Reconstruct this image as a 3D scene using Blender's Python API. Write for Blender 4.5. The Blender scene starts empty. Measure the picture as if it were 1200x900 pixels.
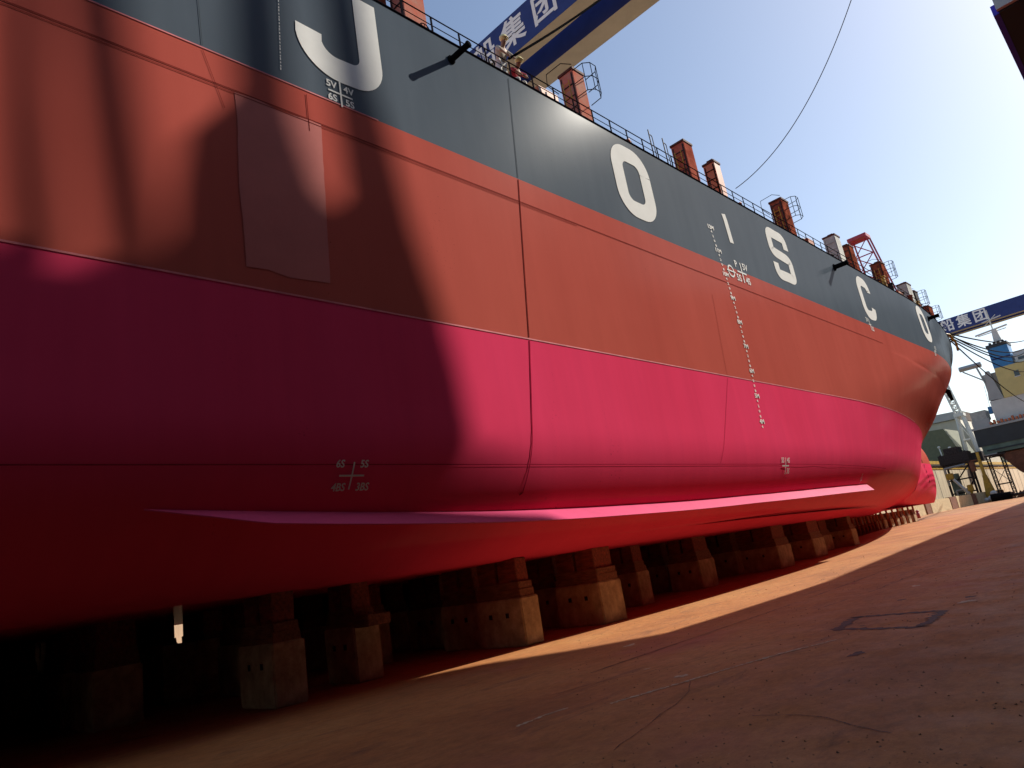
import bpy, bmesh, math, random
from mathutils import Vector, Matrix
random.seed(7)
S = bpy.context.scene
COL = S.collection
R = math.radians

# ------------------------------------------------------------------ helpers
class MB:
    """collects shapes, builds ONE mesh object"""
    def __init__(s): s.v = []; s.f = []; s.sm = []
    def add(s, vs, fs, smooth=False):
        n = len(s.v); s.v += [tuple(p) for p in vs]
        for f in fs: s.f.append(tuple(n+i for i in f)); s.sm.append(smooth)
        return s
    def box(s, x0, x1, y0, y1, z0, z1):
        v = [(x0,y0,z0),(x1,y0,z0),(x1,y1,z0),(x0,y1,z0),(x0,y0,z1),(x1,y0,z1),(x1,y1,z1),(x0,y1,z1)]
        return s.add(v, [(0,3,2,1),(4,5,6,7),(0,1,5,4),(1,2,6,5),(2,3,7,6),(3,0,4,7)])
    def bevbox(s, x0, x1, y0, y1, z0, z1, b=.03, jit=0, seed=0):
        bm = bmesh.new(); bmesh.ops.create_cube(bm, size=1)
        rn = random.Random(seed)
        for v in bm.verts:
            v.co = Vector(((x0+x1)/2+v.co.x*(x1-x0), (y0+y1)/2+v.co.y*(y1-y0), (z0+z1)/2+v.co.z*(z1-z0)))
            if jit: v.co += Vector([rn.uniform(-jit, jit) for _ in range(3)])
        bmesh.ops.bevel(bm, geom=bm.edges[:], offset=b, segments=2, affect='EDGES')
        bm.verts.index_update()
        s.add([v.co[:] for v in bm.verts], [[v.index for v in f.verts] for f in bm.faces]); bm.free()
        return s
    def prism(s, pts, a, b, axis='X'):
        n = len(pts)
        def P(p, t):
            return {'X': (t, p[0], p[1]), 'Y': (p[0], t, p[1]), 'Z': (p[0], p[1], t)}[axis]
        v = [P(p, a) for p in pts]+[P(p, b) for p in pts]
        f = [tuple(range(n)), tuple(range(2*n-1, n-1, -1))]
        for i in range(n): j = (i+1) % n; f.append((i, i+n, j+n, j))
        return s.add(v, f)
    def tube(s, pts, r, n=8, closed=False):
        pts = [Vector(p) for p in pts]; m = len(pts); vs = []; fs = []
        rr = r if isinstance(r, (list, tuple)) else [r]*m
        up = None
        for i, p in enumerate(pts):
            if closed: d = pts[(i+1) % m]-pts[i-1]
            else: d = pts[min(i+1, m-1)]-pts[max(i-1, 0)]
            d.normalize()
            if up is None:
                up = Vector((0,0,1)) if abs(d.z) < .9 else Vector((1,0,0))
            a = d.cross(up).normalized(); b = a.cross(d).normalized(); up = b
            for k in range(n):
                t = 2*math.pi*k/n; vs.append(p+(a*math.cos(t)+b*math.sin(t))*rr[i])
        last = m if closed else m-1
        for i in range(last):
            for k in range(n):
                q = (i+1) % m
                fs.append((i*n+k, i*n+(k+1) % n, q*n+(k+1) % n, q*n+k))
        if not closed:
            fs.append(tuple(range(n-1, -1, -1))); fs.append(tuple((m-1)*n+k for k in range(n)))
        return s.add(vs, fs, n > 4)
    def bar(s, p, q, w):
        return s.tube([p, q], w*.7071, 4)
    def sphere(s, c, rx, ry=None, rz=None, seg=12, rings=8):
        ry = ry or rx; rz = rz or rx
        bm = bmesh.new(); bmesh.ops.create_uvsphere(bm, u_segments=seg, v_segments=rings, radius=1)
        for v in bm.verts: v.co = Vector((c[0]+v.co.x*rx, c[1]+v.co.y*ry, c[2]+v.co.z*rz))
        bm.verts.index_update()
        s.add([v.co[:] for v in bm.verts], [[v.index for v in f.verts] for f in bm.faces], True); bm.free()
        return s
    def build(s, name, m, parent=None, at=None):
        me = bpy.data.meshes.new(name); me.from_pydata(s.v, [], s.f)
        for p, q in zip(me.polygons, s.sm): p.use_smooth = q
        me.materials.append(m); me.update()
        o = bpy.data.objects.new(name, me); COL.objects.link(o)
        if parent is not None: o.parent = parent
        if at is not None: o.location = at
        return o

def tag(o, label=None, cat=None, group=None, kind=None):
    if label: o['label'] = label
    if cat: o['category'] = cat
    if group: o['group'] = group
    if kind: o['kind'] = kind
    return o
def thing(name, label, cat, loc=(0,0,0), group=None):
    o = bpy.data.objects.new(name, None); COL.objects.link(o); o.location = loc
    o.empty_display_size = .5
    return tag(o, label, cat, group)
def copy_tree(o, parent=None):
    c = o.copy(); COL.objects.link(c)
    if parent is not None: c.parent = parent
    for ch in list(o.children): copy_tree(ch, c)
    return c

# ------------------------------------------------------------------ materials
def mat(name, col, rough=.6, metal=0, var=.15, scale=2.0, stretch=(1,1,1), bump=0, bscale=20, col2=None, spec=.5, coat=0):
    m = bpy.data.materials.new(name); m.use_nodes = True
    nt = m.node_tree; N = nt.nodes; L = nt.links; b = N['Principled BSDF']
    b.inputs['Roughness'].default_value = rough; b.inputs['Metallic'].default_value = metal
    b.inputs['Specular IOR Level'].default_value = spec; b.inputs['Coat Weight'].default_value = coat
    tc = N.new('ShaderNodeTexCoord'); mp = N.new('ShaderNodeMapping'); mp.inputs['Scale'].default_value = stretch
    L.new(tc.outputs['Object'], mp.inputs['Vector'])
    nz = N.new('ShaderNodeTexNoise'); nz.inputs['Scale'].default_value = scale; nz.inputs['Detail'].default_value = 6
    nz.inputs['Roughness'].default_value = .65
    L.new(mp.outputs[0], nz.inputs['Vector'])
    rp = N.new('ShaderNodeValToRGB'); rp.color_ramp.elements[0].position = .32; rp.color_ramp.elements[1].position = .68
    c2 = col2 or [c*(1-var*1.6) for c in col]
    c1 = [min(1, c*(1+var*.6)) for c in col]
    rp.color_ramp.elements[0].color = (*c2, 1); rp.color_ramp.elements[1].color = (*c1, 1)
    L.new(nz.outputs['Fac'], rp.inputs['Fac']); L.new(rp.outputs['Color'], b.inputs['Base Color'])
    if bump:
        n2 = N.new('ShaderNodeTexNoise'); n2.inputs['Scale'].default_value = bscale; n2.inputs['Detail'].default_value = 5
        L.new(mp.outputs[0], n2.inputs['Vector'])
        bp = N.new('ShaderNodeBump'); bp.inputs['Strength'].default_value = bump; bp.inputs['Distance'].default_value = .03
        L.new(n2.outputs['Fac'], bp.inputs['Height']); L.new(bp.outputs[0], b.inputs['Normal'])
    return m

M = {}
M['white_paint'] = mat('white paint', (.88,.88,.85), .85, var=.04, scale=1.2, spec=0)
M['mark_paint'] = mat('mark paint', (.74,.74,.72), .5, var=.08, scale=9, spec=.12)
M['draft_paint'] = mat('draft paint', (.78,.76,.72), .5, var=.05, scale=9, spec=.12)
M['rail'] = mat('rail steel', (.018,.016,.022), .85, var=.3, scale=8, spec=0)
M['rust'] = mat('rusty red oxide', (.33,.085,.05), .85, var=.45, scale=2.5, col2=(.09,.03,.02), bump=.3, spec=0)
M['dark_rust'] = mat('dark rust', (.12,.04,.03), .7, var=.4, scale=5, col2=(.05,.02,.015), spec=.1)
M['oxide'] = mat('red oxide primer', (.44,.13,.09), .85, var=.25, scale=2.2, col2=(.25,.06,.04), bump=.15, spec=0)
M['worn_oxide'] = mat('worn oxide with bare patches', (.50,.13,.09), .85, var=.3, scale=2.2, col2=(.50,.30,.24), bump=.2, spec=0)
M['orange'] = mat('orange primer', (.55,.17,.07), .6, var=.2, scale=3)
M['dark_steel'] = mat('dark steel', (.05,.04,.04), .6, var=.4, scale=4, spec=.12)
M['black'] = mat('black rubber', (.012,.012,.014), .85, var=.3, scale=4, spec=0)
M['blackpaint'] = mat('black hull paint', (.02,.022,.028), .5, var=.3, scale=.5)
M['grey_steel'] = mat('grey painted steel', (.42,.43,.40), .55, var=.2, scale=1.5)
M['pale_primer'] = mat('pale primer', (.5,.5,.45), .6, var=.25, scale=2)
M['concrete'] = mat('block concrete', (.52,.38,.23), .9, var=.25, scale=2.5, col2=(.27,.17,.095), bump=.35, bscale=14)
M['timber'] = mat('block timber', (.24,.10,.05), .85, var=.4, scale=3, stretch=(1,6,6), col2=(.10,.035,.02), bump=.4)
M['redtimber'] = mat('paint stained timber', (.27,.06,.035), .85, var=.4, scale=3, stretch=(1,5,5), col2=(.09,.03,.02), bump=.4)
M['hole'] = mat('block socket', (.012,.01,.01), .9)
M['gantry_blue'] = mat('gantry blue', (.035,.055,.19), .45, var=.10, scale=.3, spec=.12)
M['gantry_cream'] = mat('gantry cream', (.42,.36,.245), .5, var=.08, scale=.3)
M['sign_white'] = mat('sign white', (.78,.78,.78), .5, var=.05)
M['wall'] = mat('dock wall render', (.66,.55,.38), .85, var=.16, scale=.5, stretch=(1,1.5,.3), bump=.1, bscale=3)
M['cream_block'] = mat('cream concrete', (.62,.50,.30), .85, var=.15, scale=1.5)
M['brown_block'] = mat('brown block', (.22,.085,.045), .8, var=.25, scale=1.5)
M['yellow'] = mat('yellow paint', (.60,.36,.03), .5, var=.25, scale=1.5)
M['house_yellow'] = mat('accommodation cream yellow', (.66,.53,.20), .5, var=.06, scale=.6)
M['funnel_blue'] = mat('funnel blue', (.02,.20,.48), .4, var=.1, scale=.6)
M['ship_white'] = mat('ship white', (.66,.66,.62), .5, var=.08, scale=.5)
M['ship_grey'] = mat('ship grey', (.38,.385,.38), .5, var=.08, scale=.4)
M['ship_green'] = mat('weathered green', (.14,.20,.15), .6, var=.25, scale=.5)
M['glass'] = mat('window glass', (.03,.04,.05), .12, var=.1)
M['roof_green'] = mat('olive roof', (.13,.14,.08), .7, var=.12, scale=1.0, stretch=(1,.1,1))
M['beige'] = mat('beige cladding', (.50,.47,.38), .7, var=.08, scale=.4)
M['magenta'] = mat('crane red', (.42,.035,.06), .45, var=.15, scale=2)
M['quay'] = mat('quay concrete', (.33,.30,.25), .9, var=.2, scale=.3)
M['rope'] = mat('mooring rope', (.07,.065,.06), .85, var=.3, scale=9, spec=0)
M['khaki'] = mat('khaki cotton', (.55,.50,.40), .9, var=.15, scale=8)
M['white_cloth'] = mat('white cotton', (.75,.74,.70), .9, var=.08, scale=8)
M['jeans'] = mat('pale work trousers', (.60,.58,.53), .9, var=.15, scale=8)
M['vest'] = mat('red vest', (.5,.03,.05), .8, var=.1, scale=8)
M['skin'] = mat('skin', (.35,.18,.11), .6, var=.05)
M['hair'] = mat('hair', (.015,.012,.01), .7)
M['helmet'] = mat('yellow helmet', (.88,.78,.36), .35, var=.03)
M['leaf'] = mat('hill foliage', (.075,.095,.04), .8, var=.4, scale=.25, bump=.5, bscale=1)
M['hill'] = mat('hill scrub', (.11,.12,.06), .9, var=.4, scale=.05)
M['pinkkeel'] = mat('bilge keel pink', (.70,.085,.21), .42, var=.06, scale=1.0, spec=.1)
M['seam'] = mat('hull line', (.22,.035,.03), .85, var=.2, scale=2, spec=0)  # colour of the weld seams and of the slanted dark lines
M['seamgrey'] = mat('hull line grey', (.075,.09,.105), .85, var=.2, scale=2, spec=0)
M['seampink'] = mat('hull line pink', (.40,.018,.055), .85, var=.2, scale=2, spec=0)
M['edge_light'] = mat('paint edge', (.72,.22,.24), .6, var=.2, scale=2, spec=.1)
M['bluedark'] = mat('dark blue trim', (.06,.04,.65), .5, var=.1)
M['pale_patch'] = mat('pale hull patch', (.54,.165,.145), .30, var=.08, scale=.6, spec=.1)
M['stain'] = mat('oil stain', (.075,.035,.028), .7, var=.5, scale=3)
M['scratch'] = mat('scraped concrete', (.66,.52,.34), .9, var=.3, scale=6)
M['grit'] = mat('grit', (.30,.17,.09), .9, var=.5, scale=3, col2=(.08,.04,.03))
M['redspot'] = mat('red paint spatter', (.40,.05,.04), .7, var=.3, scale=8)
M['redline'] = mat('faded red line', (.25,.05,.03), .8, var=.4, scale=1)

def hull_material():
    m = bpy.data.materials.new('hull paint in three bands'); m.use_nodes = True
    nt = m.node_tree; N = nt.nodes; L = nt.links; b = N['Principled BSDF']; b.inputs['Specular IOR Level'].default_value = 0; b.inputs['Coat Weight'].default_value = .10; b.inputs['Coat Roughness'].default_value = .16
    tc = N.new('ShaderNodeTexCoord'); sp = N.new('ShaderNodeSeparateXYZ'); L.new(tc.outputs['Object'], sp.inputs[0])
    def noise(scale, st=(1,1,1), det=5, rough=.6):
        mp = N.new('ShaderNodeMapping'); mp.inputs['Scale'].default_value = st; L.new(tc.outputs['Object'], mp.inputs['Vector'])
        n = N.new('ShaderNodeTexNoise'); n.inputs['Scale'].default_value = scale; n.inputs['Detail'].default_value = det
        n.inputs['Roughness'].default_value = rough
        L.new(mp.outputs[0], n.inputs['Vector']); return n.outputs['Fac']
    def ramp(fac, p0, c0, p1, c1):
        r = N.new('ShaderNodeValToRGB'); e = r.color_ramp.elements
        e[0].position = p0; e[0].color = (*c0,1); e[1].position = p1; e[1].color = (*c1,1); L.new(fac, r.inputs['Fac']); return r.outputs['Color']
    def gt(val):
        q = N.new('ShaderNodeMath'); q.operation = 'GREATER_THAN'; L.new(sp.outputs['Z'], q.inputs[0]); q.inputs[1].default_value = val; return q.outputs[0]
    def mix(fac, a, c):
        q = N.new('ShaderNodeMix'); q.data_type = 'RGBA'; L.new(fac, q.inputs[0]); L.new(a, q.inputs[6]); L.new(c, q.inputs[7]); return q.outputs[2]
    big = noise(.22, (1,1,.5)); mid = noise(1.1, (1,.5,.2))
    pink = ramp(big, .3, (.73,.050,.122), .7, (.80,.062,.152))
    red = ramp(big, .3, (.46,.090,.068), .7, (.53,.112,.085))
    grey = ramp(mid, .3, (.096,.120,.150), .7, (.112,.138,.170))
    c = mix(gt(7.35), pink, red); c = mix(gt(12.2), c, grey)
    # faint roller and spray lanes and runs, part of the paint
    lane = ramp(noise(.9, (.3,1.4,.08), 3), .42, (.965,.965,.965), .62, (1.01,1.01,1.01))
    q = N.new('ShaderNodeMix'); q.data_type = 'RGBA'; q.blend_type = 'MULTIPLY'; q.inputs[0].default_value = 1
    L.new(c, q.inputs[6]); L.new(lane, q.inputs[7]); c = q.outputs[2]
    spk = ramp(noise(14, (1,1,1), 3, .5), .30, (.55,.5,.5), .36, (1,1,1))
    spm = ramp(noise(.5, (1,1,.4), 2), .6, (0,0,0), .72, (1,1,1))
    q2 = N.new('ShaderNodeMix'); q2.data_type = 'RGBA'; q2.blend_type = 'MULTIPLY'
    L.new(spm, q2.inputs[0]); L.new(c, q2.inputs[6]); L.new(spk, q2.inputs[7]); c = q2.outputs[2]
    L.new(c, b.inputs['Base Color'])
    rr = ramp(noise(.6, (1,1,.3)), .3, (.75,)*3, .7, (.9,)*3); L.new(rr, b.inputs['Roughness'])
    bp = N.new('ShaderNodeBump'); bp.inputs['Strength'].default_value = .12; bp.inputs['Distance'].default_value = .02
    L.new(noise(.75, (1,1,.8), 2, .4), bp.inputs['Height'])
    bp2 = N.new('ShaderNodeBump'); bp2.inputs['Strength'].default_value = .06; bp2.inputs['Distance'].default_value = .01
    L.new(noise(30, (1,1,1), 2), bp2.inputs['Height']); L.new(bp.outputs[0], bp2.inputs['Normal'])
    L.new(bp2.outputs[0], b.inputs['Normal'])
    return m
M['hull'] = hull_material()

def floor_material():
    m = bpy.data.materials.new('rust dusted dock floor'); m.use_nodes = True
    nt = m.node_tree; N = nt.nodes; L = nt.links; b = N['Principled BSDF']
    tc = N.new('ShaderNodeTexCoord')
    def noise(scale, st=(1,1,1), det=6, rough=.6, dist=0):
        mp = N.new('ShaderNodeMapping'); mp.inputs['Scale'].default_value = st; L.new(tc.outputs['Object'], mp.inputs['Vector'])
        n = N.new('ShaderNodeTexNoise'); n.inputs['Scale'].default_value = scale; n.inputs['Detail'].default_value = det
        n.inputs['Roughness'].default_value = rough; n.inputs['Distortion'].default_value = dist
        L.new(mp.outputs[0], n.inputs['Vector']); return n.outputs['Fac']
    def ramp(fac, *st):
        r = N.new('ShaderNodeValToRGB'); e = r.color_ramp.elements
        while len(e) < len(st): e.new(.5)
        for k, (p, c) in enumerate(st): e[k].position = p; e[k].color = (*c,1)
        L.new(fac, r.inputs['Fac']); return r.outputs['Color']
    def mix(fac, a, c, bt='MIX', f=None):
        q = N.new('ShaderNodeMix'); q.data_type = 'RGBA'; q.blend_type = bt
        if fac is None: q.inputs[0].default_value = f
        else: L.new(fac, q.inputs[0])
        L.new(a, q.inputs[6]); L.new(c, q.inputs[7]); return q.outputs[2]
    base = ramp(noise(.35, (1,.45,1)), (.28,(.31,.110,.031)), (.5,(.47,.186,.052)), (.72,(.54,.255,.082)))
    fine = ramp(noise(7, (1,.5,1), 10, .8), (.36,(.50,.47,.45)), (.58,(1.08,1.08,1.08)))
    c = mix(None, base, fine, 'MULTIPLY', .6)
    pinkm = ramp(noise(.28, (1,.5,1), 3), (.58,(0,0,0)), (.70,(.55,.55,.55)))
    pc = N.new('ShaderNodeRGB'); pc.outputs[0].default_value = (.38,.10,.075,1)
    c = mix(pinkm, c, pc.outputs[0])
    dk = ramp(noise(1.7, (1,.3,1), 7, .7, .6), (.57,(0,0,0)), (.70,(.55,.55,.55)))
    dc = N.new('ShaderNodeRGB'); dc.outputs[0].default_value = (.12,.055,.03,1)
    c = mix(dk, c, dc.outputs[0])
    sp = ramp(noise(38, (1,.6,1), 3, .5), (.70,(0,0,0)), (.76,(.8,.8,.8)))
    spc = N.new('ShaderNodeRGB'); spc.outputs[0].default_value = (.55,.42,.28,1)
    c = mix(sp, c, spc.outputs[0])
    sd = ramp(noise(26, (1,.6,1), 3, .5), (.24,(.9,.9,.9)), (.31,(0,0,0)))
    sdc = N.new('ShaderNodeRGB'); sdc.outputs[0].default_value = (.09,.04,.025,1)
    c = mix(sd, c, sdc.outputs[0])
    L.new(c, b.inputs['Base Color'])
    L.new(ramp(noise(1.2), (.3,(.62,)*3), (.7,(.9,)*3)), b.inputs['Roughness'])
    bp = N.new('ShaderNodeBump'); bp.inputs['Strength'].default_value = .45; bp.inputs['Distance'].default_value = .03
    L.new(noise(6, (1,.6,1), 8, .7), bp.inputs['Height']); L.new(bp.outputs[0], b.inputs['Normal'])
    return m
M['floor'] = floor_material()

# ------------------------------------------------------------------ ground
def floorz(y): return 0 if y < 18 else .0085*(min(y, 185)-18)
ys = [-3000,-200,-60]+[i*4-20 for i in range(0, 56)]+[300,600,3000]
xs = [-3000,-400,-46]+[-40+i*4 for i in range(0, 22)]+[400,3000]
mb = MB(); nx = len(xs)
mb.add([(x, y, floorz(y)) for y in ys for x in xs], [(j*nx+i, j*nx+i+1, (j+1)*nx+i+1, (j+1)*nx+i) for j in range(len(ys)-1) for i in range(nx-1)], True)
tag(mb.build('dock_floor', M['floor']), kind='structure')

rn = random.Random(3)
def ribbon(pts, w0, name, m, n=60, rag=.5, dz=.006, label=None):
    """irregular thin strip lying on the dock floor"""
    mb = MB(); vs = []
    for i in range(n+1):
        t = i/n*(len(pts)-1); k = min(int(t), len(pts)-2); u = t-k
        x = pts[k][0]*(1-u)+pts[k+1][0]*u; y = pts[k][1]*(1-u)+pts[k+1][1]*u
        dx = pts[k+1][0]-pts[k][0]; dy = pts[k+1][1]-pts[k][1]; l = math.hypot(dx, dy)
        off = rn.uniform(-1,1)*w0*.4; w = w0*(1+rn.uniform(-rag, rag))
        nxx, nyy = -dy/l, dx/l
        for s_ in (-1, 1): vs.append((x+nxx*(off+s_*w/2), y+nyy*(off+s_*w/2), floorz(y)+dz))
    mb.add(vs, [(2*i, 2*i+1, 2*i+3, 2*i+2) for i in range(n)])
    return tag(mb.build(name, m), kind='structure')
ribbon([(-6.01,7.4),(-5.76,8.27),(-5.48,9.36),(-5.13,10.52),(-4.72,11.45)], .042, 'floor_scratch', M['scratch'], 140, .9)
ribbon([(-6.55,6.28),(-6.58,6.83),(-6.52,7.18)], .038, 'floor_scratch', M['scratch'], 40, .9)
ribbon([(-5.14,12.56),(-5.3,14.05),(-3.84,13.94),(-3.71,12.2),(-5.14,12.56)], .16, 'wet_outline', M['stain'], 90, .35)
# drain joint running along the dock
ribbon([(-8.0,9.5),(-8.2,30),(-8.4,150)], .03, 'floor_joint', M['stain'], 300, .6)
ribbon([(-24.5,135),(-38,138)], .5, 'floor_line', M['redline'], 30, .2)

def wander(x, y, ang, L_, seg=14, wob=.5):
    p = [(x, y)]
    for i in range(seg):
        ang += rn.uniform(-wob, wob)*.5; x += math.cos(ang)*L_/seg; y += math.sin(ang)*L_/seg; p.append((x, y))
    return p
for (x, y, a, l, w) in ((-4.6,5.6,1.9,3.2,.008),(-7.4,8.0,1.2,4.5,.012),(-6.8,16,1.5,9,.025),(-2.4,6.4,2.6,1.6,.010)):
    ribbon(wander(x, y, a, l), w, 'floor_crack', M['stain'], 90, .8)
def blot(x, y, r, m, name, n=26, el_=1.6, dz=.005):
    vs = [(x, y, floorz(y)+dz)]; ph_ = [rn.uniform(0, 6.28) for _ in range(4)]
    for i in range(n):
        a = 2*math.pi*i/n; q = r*(1+.28*math.sin(2*a+ph_[0])+.2*math.sin(3*a+ph_[1])+.14*math.sin(5*a+ph_[2])+.1*math.sin(9*a+ph_[3])+rn.uniform(-.08,.08))
        X, Y = x+q*math.cos(a), y+q*el_*math.sin(a); vs.append((X, Y, floorz(Y)+dz))
    return tag(MB().add(vs, [(0, i+1, (i+1) % n+1) for i in range(n)]).build(name, m), kind='structure')
for i in range(11):
    y = rn.uniform(4.8, 22); x = -rn.uniform(.22*y, min(.75*y, 10)); blot(x, y, rn.uniform(.015,.06)*(1+y*.06), rn.choice([M['stain'],M['stain'],M['scratch'],M['redspot']]), 'floor_spot')
mb = MB(); rg = random.Random(77)
for i in range(1500):
    y = 3.5+rg.random()**1.7*32; x = -rg.uniform(.1*y, .9*y); 
    if x < -13: continue
    r = rg.uniform(.004,.013)*(1+y*.03); z = floorz(y)
    c = [Vector((x+rg.uniform(-r,r), y+rg.uniform(-r,r), z+r*rg.uniform(.5,1.1)))]+[Vector((x+r*math.cos(a+rg.uniform(-.4,.4)), y+r*math.sin(a+rg.uniform(-.4,.4)), z)) for a in (0,1.6,3.1,4.7)]
    mb.add(c, [(0,1,2),(0,2,3),(0,3,4),(0,4,1)])
tag(mb.build('grit', M['grit']), 'loose grit and rust flakes scattered over the dock floor', 'grit', kind='stuff')

# ------------------------------------------------------------------ the ship
ZB, XC, HB, RB = 2.15, -27.0, 16.0, 2.8
DECK = 15.83
TAB = [(2.15,21,.0050,.32),(4.1,26,.0046,.32),(6.0,31,.0052,.37),(7.35,35,.0058,.42),(9.5,44,.0068,.50),(12.2,54.5,.0098,.60),(14.0,54,.0072,.62),(15.83,52,.0044,.62),(19.5,52,.0042,.60)]
def par(z):
    z = min(max(z, TAB[0][0]), TAB[-1][0])
    for q in range(len(TAB)-1):
        a, b = TAB[q], TAB[q+1]
        if z <= b[0]:
            p, n = TAB[max(0, q-1)], TAB[min(len(TAB)-1, q+2)]
            h = b[0]-a[0]; t = (z-a[0])/h; out = []
            for i in (1,2,3):
                m0 = (b[i]-p[i])/(b[0]-p[0])*h; m1 = (n[i]-a[i])/(n[0]-a[0])*h
                out.append((2*t**3-3*t*t+1)*a[i]+(t**3-2*t*t+t)*m0+(-2*t**3+3*t*t)*b[i]+(t**3-t*t)*m1)
            return out
def bhull(y, z):
    ys_, k, m = par(z)
    if y <= ys_: b = HB
    else:
        t = y-ys_; c = m/(2*k); b = HB-m*(math.sqrt(t*t+c*c)-c)
    r = RB+max(0, y-38)*.035
    h = z-ZB
    if h < r: b -= r-math.sqrt(max(0, r*r-(r-h)**2))
    return b
def bbulb(y, z):
    e = 1-abs((z-6.6)/4.1)**2.6
    if e <= 0: return -3
    f = 1 if y < 96 else 1-((y-96)/12.5)**2
    if f <= 0: return -3
    return 2.7*math.sqrt(e)*f**.5
def hb(y, z):
    a, b = bhull(y, z), bbulb(y, z)
    if y < 60: return a
    k = 1.6
    h = max(0, min(1, .5+.5*(a-b)/k))
    return b*(1-h)+a*h+k*h*(1-h)*.5 if b > -2.9 else a
def HX(y, z): return XC+hb(y, z)
def ylen(z):
    y = 130
    while y > 40 and hb(y, z) < .02: y -= .25
    return y
Y0 = -70
zs = [ZB+RB*(1-math.cos(math.pi/2*i/14)) for i in range(14)]+[ZB+RB+i*(DECK-ZB-RB)/44 for i in range(45)]
us = [i/30*.62 for i in range(30)]+[.62+.38*i/150 for i in range(151)]
rows = []
for z in zs:
    Lz = ylen(z); rows.append([(XC+max(hb(Y0+(Lz-Y0)*u, z), .02 if u < 1 else 0), Y0+(Lz-Y0)*u, z) for u in us])
mb = MB(); nu = len(us)
stb = [p for r in rows for p in r]; prt = [(2*XC-p[0], p[1], p[2]) for p in stb]
fs = [(j*nu+i, j*nu+i+1, (j+1)*nu+i+1, (j+1)*nu+i) for j in range(len(zs)-1) for i in range(nu-1)]
mb.add(stb, fs, True)
mb.add(prt, [f[::-1] for f in fs], True)
mb.add(rows[0]+[(2*XC-p[0], p[1], p[2]) for p in rows[0]], [(i, i+nu, i+nu+1, i+1) for i in range(nu-1)])
st = [r[0] for r in rows]
mb.add(st+[(2*XC-p[0], p[1], p[2]) for p in st], [(i, i+1, i+1+len(st), i+len(st)) for i in range(len(st)-1)])
ship = thing('cargo_ship', 'huge ship in dry dock, hull grey, red and pink with big white letters', 'ship', (0,0,0))
hull = mb.build('hull', M['hull'], ship)
top = rows[-1]
deck = MB().add([(p[0]-.02, p[1], DECK-.02) for p in top]+[(2*XC-p[0]+.02, p[1], DECK-.02) for p in top], [(i, i+1, i+1+nu, i+nu) for i in range(nu-1)]).build('deck', M['oxide'], ship)

# bow bulwark rising from the deck edge forward
bw = [];
for i in range(41):
    y = 72+i*(ylen(DECK)-72)/40; h = 1.3*min(1, (i/10))
    for z in (DECK, DECK+max(.02, h)):
        bw.append((XC+max(.05, hb(y, DECK))+(z-DECK)*.12, y, z))
b2 = [(2*XC-p[0], p[1], p[2]) for p in bw]
f = [(2*i, 2*i+2, 2*i+3, 2*i+1) for i in range(40)]
wall = MB().add(bw, f, True).add([(p[0]-.15, p[1], p[2]) for p in bw], [q[::-1] for q in f], True)
wall.add(b2, [q[::-1] for q in f], True).add([(p[0]+.15, p[1], p[2]) for p in b2], f, True)
wall.build('bulwark', M['hull'], ship)

def strip_on_hull(path, w, off=.012):
    """path of (Y, z); returns MB strip following the plating"""
    mb = MB(); vs = []
    n = len(path)
    for i, (y, z) in enumerate(path):
        a = path[max(0, i-1)]; b = path[min(n-1, i+1)]
        dy, dz = b[0]-a[0], b[1]-a[1]; l = math.hypot(dy, dz) or 1
        ny, nz = -dz/l, dy/l
        for s_ in (-.5, .5):
            Y, Z = y+ny*w*s_, z+nz*w*s_; vs.append((HX(Y, Z)+off, Y, Z))
    mb.add(vs, [(2*i, 2*i+1, 2*i+3, 2*i+2) for i in range(n-1)], True)
    return mb
def lin(a, b, n): return [(a[0]+(b[0]-a[0])*i/n, a[1]+(b[1]-a[1])*i/n) for i in range(n+1)]
strip_on_hull(lin((-20,11.62),(44,11.30),60), .022).build('hull_line', M['seam'], ship)  # long weld seams running along the side
strip_on_hull(lin((-20,11.55),(16,11.37),50), .016).build('hull_line', M['seam'], ship)
strip_on_hull(lin((-20,4.12),(42,4.20),80), .018).build('hull_line', M['seampink'], ship)
strip_on_hull(lin((-20,7.36),(52,7.36),90), .035).build('paint_edge', M['edge_light'], ship)
strip_on_hull(lin((-20,12.20),(9,12.20),40), .03).build('paint_edge', M['edge_light'], ship)
strip_on_hull(lin((14.05,15.7),(13.66,12.23),6), .022).build('hull_line', M['seamgrey'], ship)  # from here, thin slanted dark lines drawn down the plating
strip_on_hull(lin((13.66,12.18),(12.95,7.4),10), .034).build('hull_line', M['seam'], ship)
strip_on_hull(lin((12.95,7.33),(12.2,3.6),30)+lin((12.2,3.55),(12.1,3.5),6), .036).build('hull_line', M['seampink'], ship)
strip_on_hull(lin((23.75,10.6),(23.34,7.4),10), .012).build('hull_line', M['seam'], ship)
strip_on_hull(lin((23.34,7.3),(21.5,4.2),20), .014).build('hull_line', M['seampink'], ship)
strip_on_hull(lin((7.15,12.1),(7.15,11.2),6), .018).build('hull_line', M['seam'], ship)
strip_on_hull(lin((4.9,14.5),(4.98,12.25),6), .014).build('hull_line', M['seamgrey'], ship)
strip_on_hull(lin((4.98,12.15),(5.35,11.0),6), .012).build('hull_line', M['seam'], ship)
strip_on_hull(lin((60.5,16),(60,12.3),6), .05).build('hull_line', M['seamgrey'], ship)
strip_on_hull(lin((66,16),(65,12.3),6), .06).build('hull_line', M['seamgrey'], ship)

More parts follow.
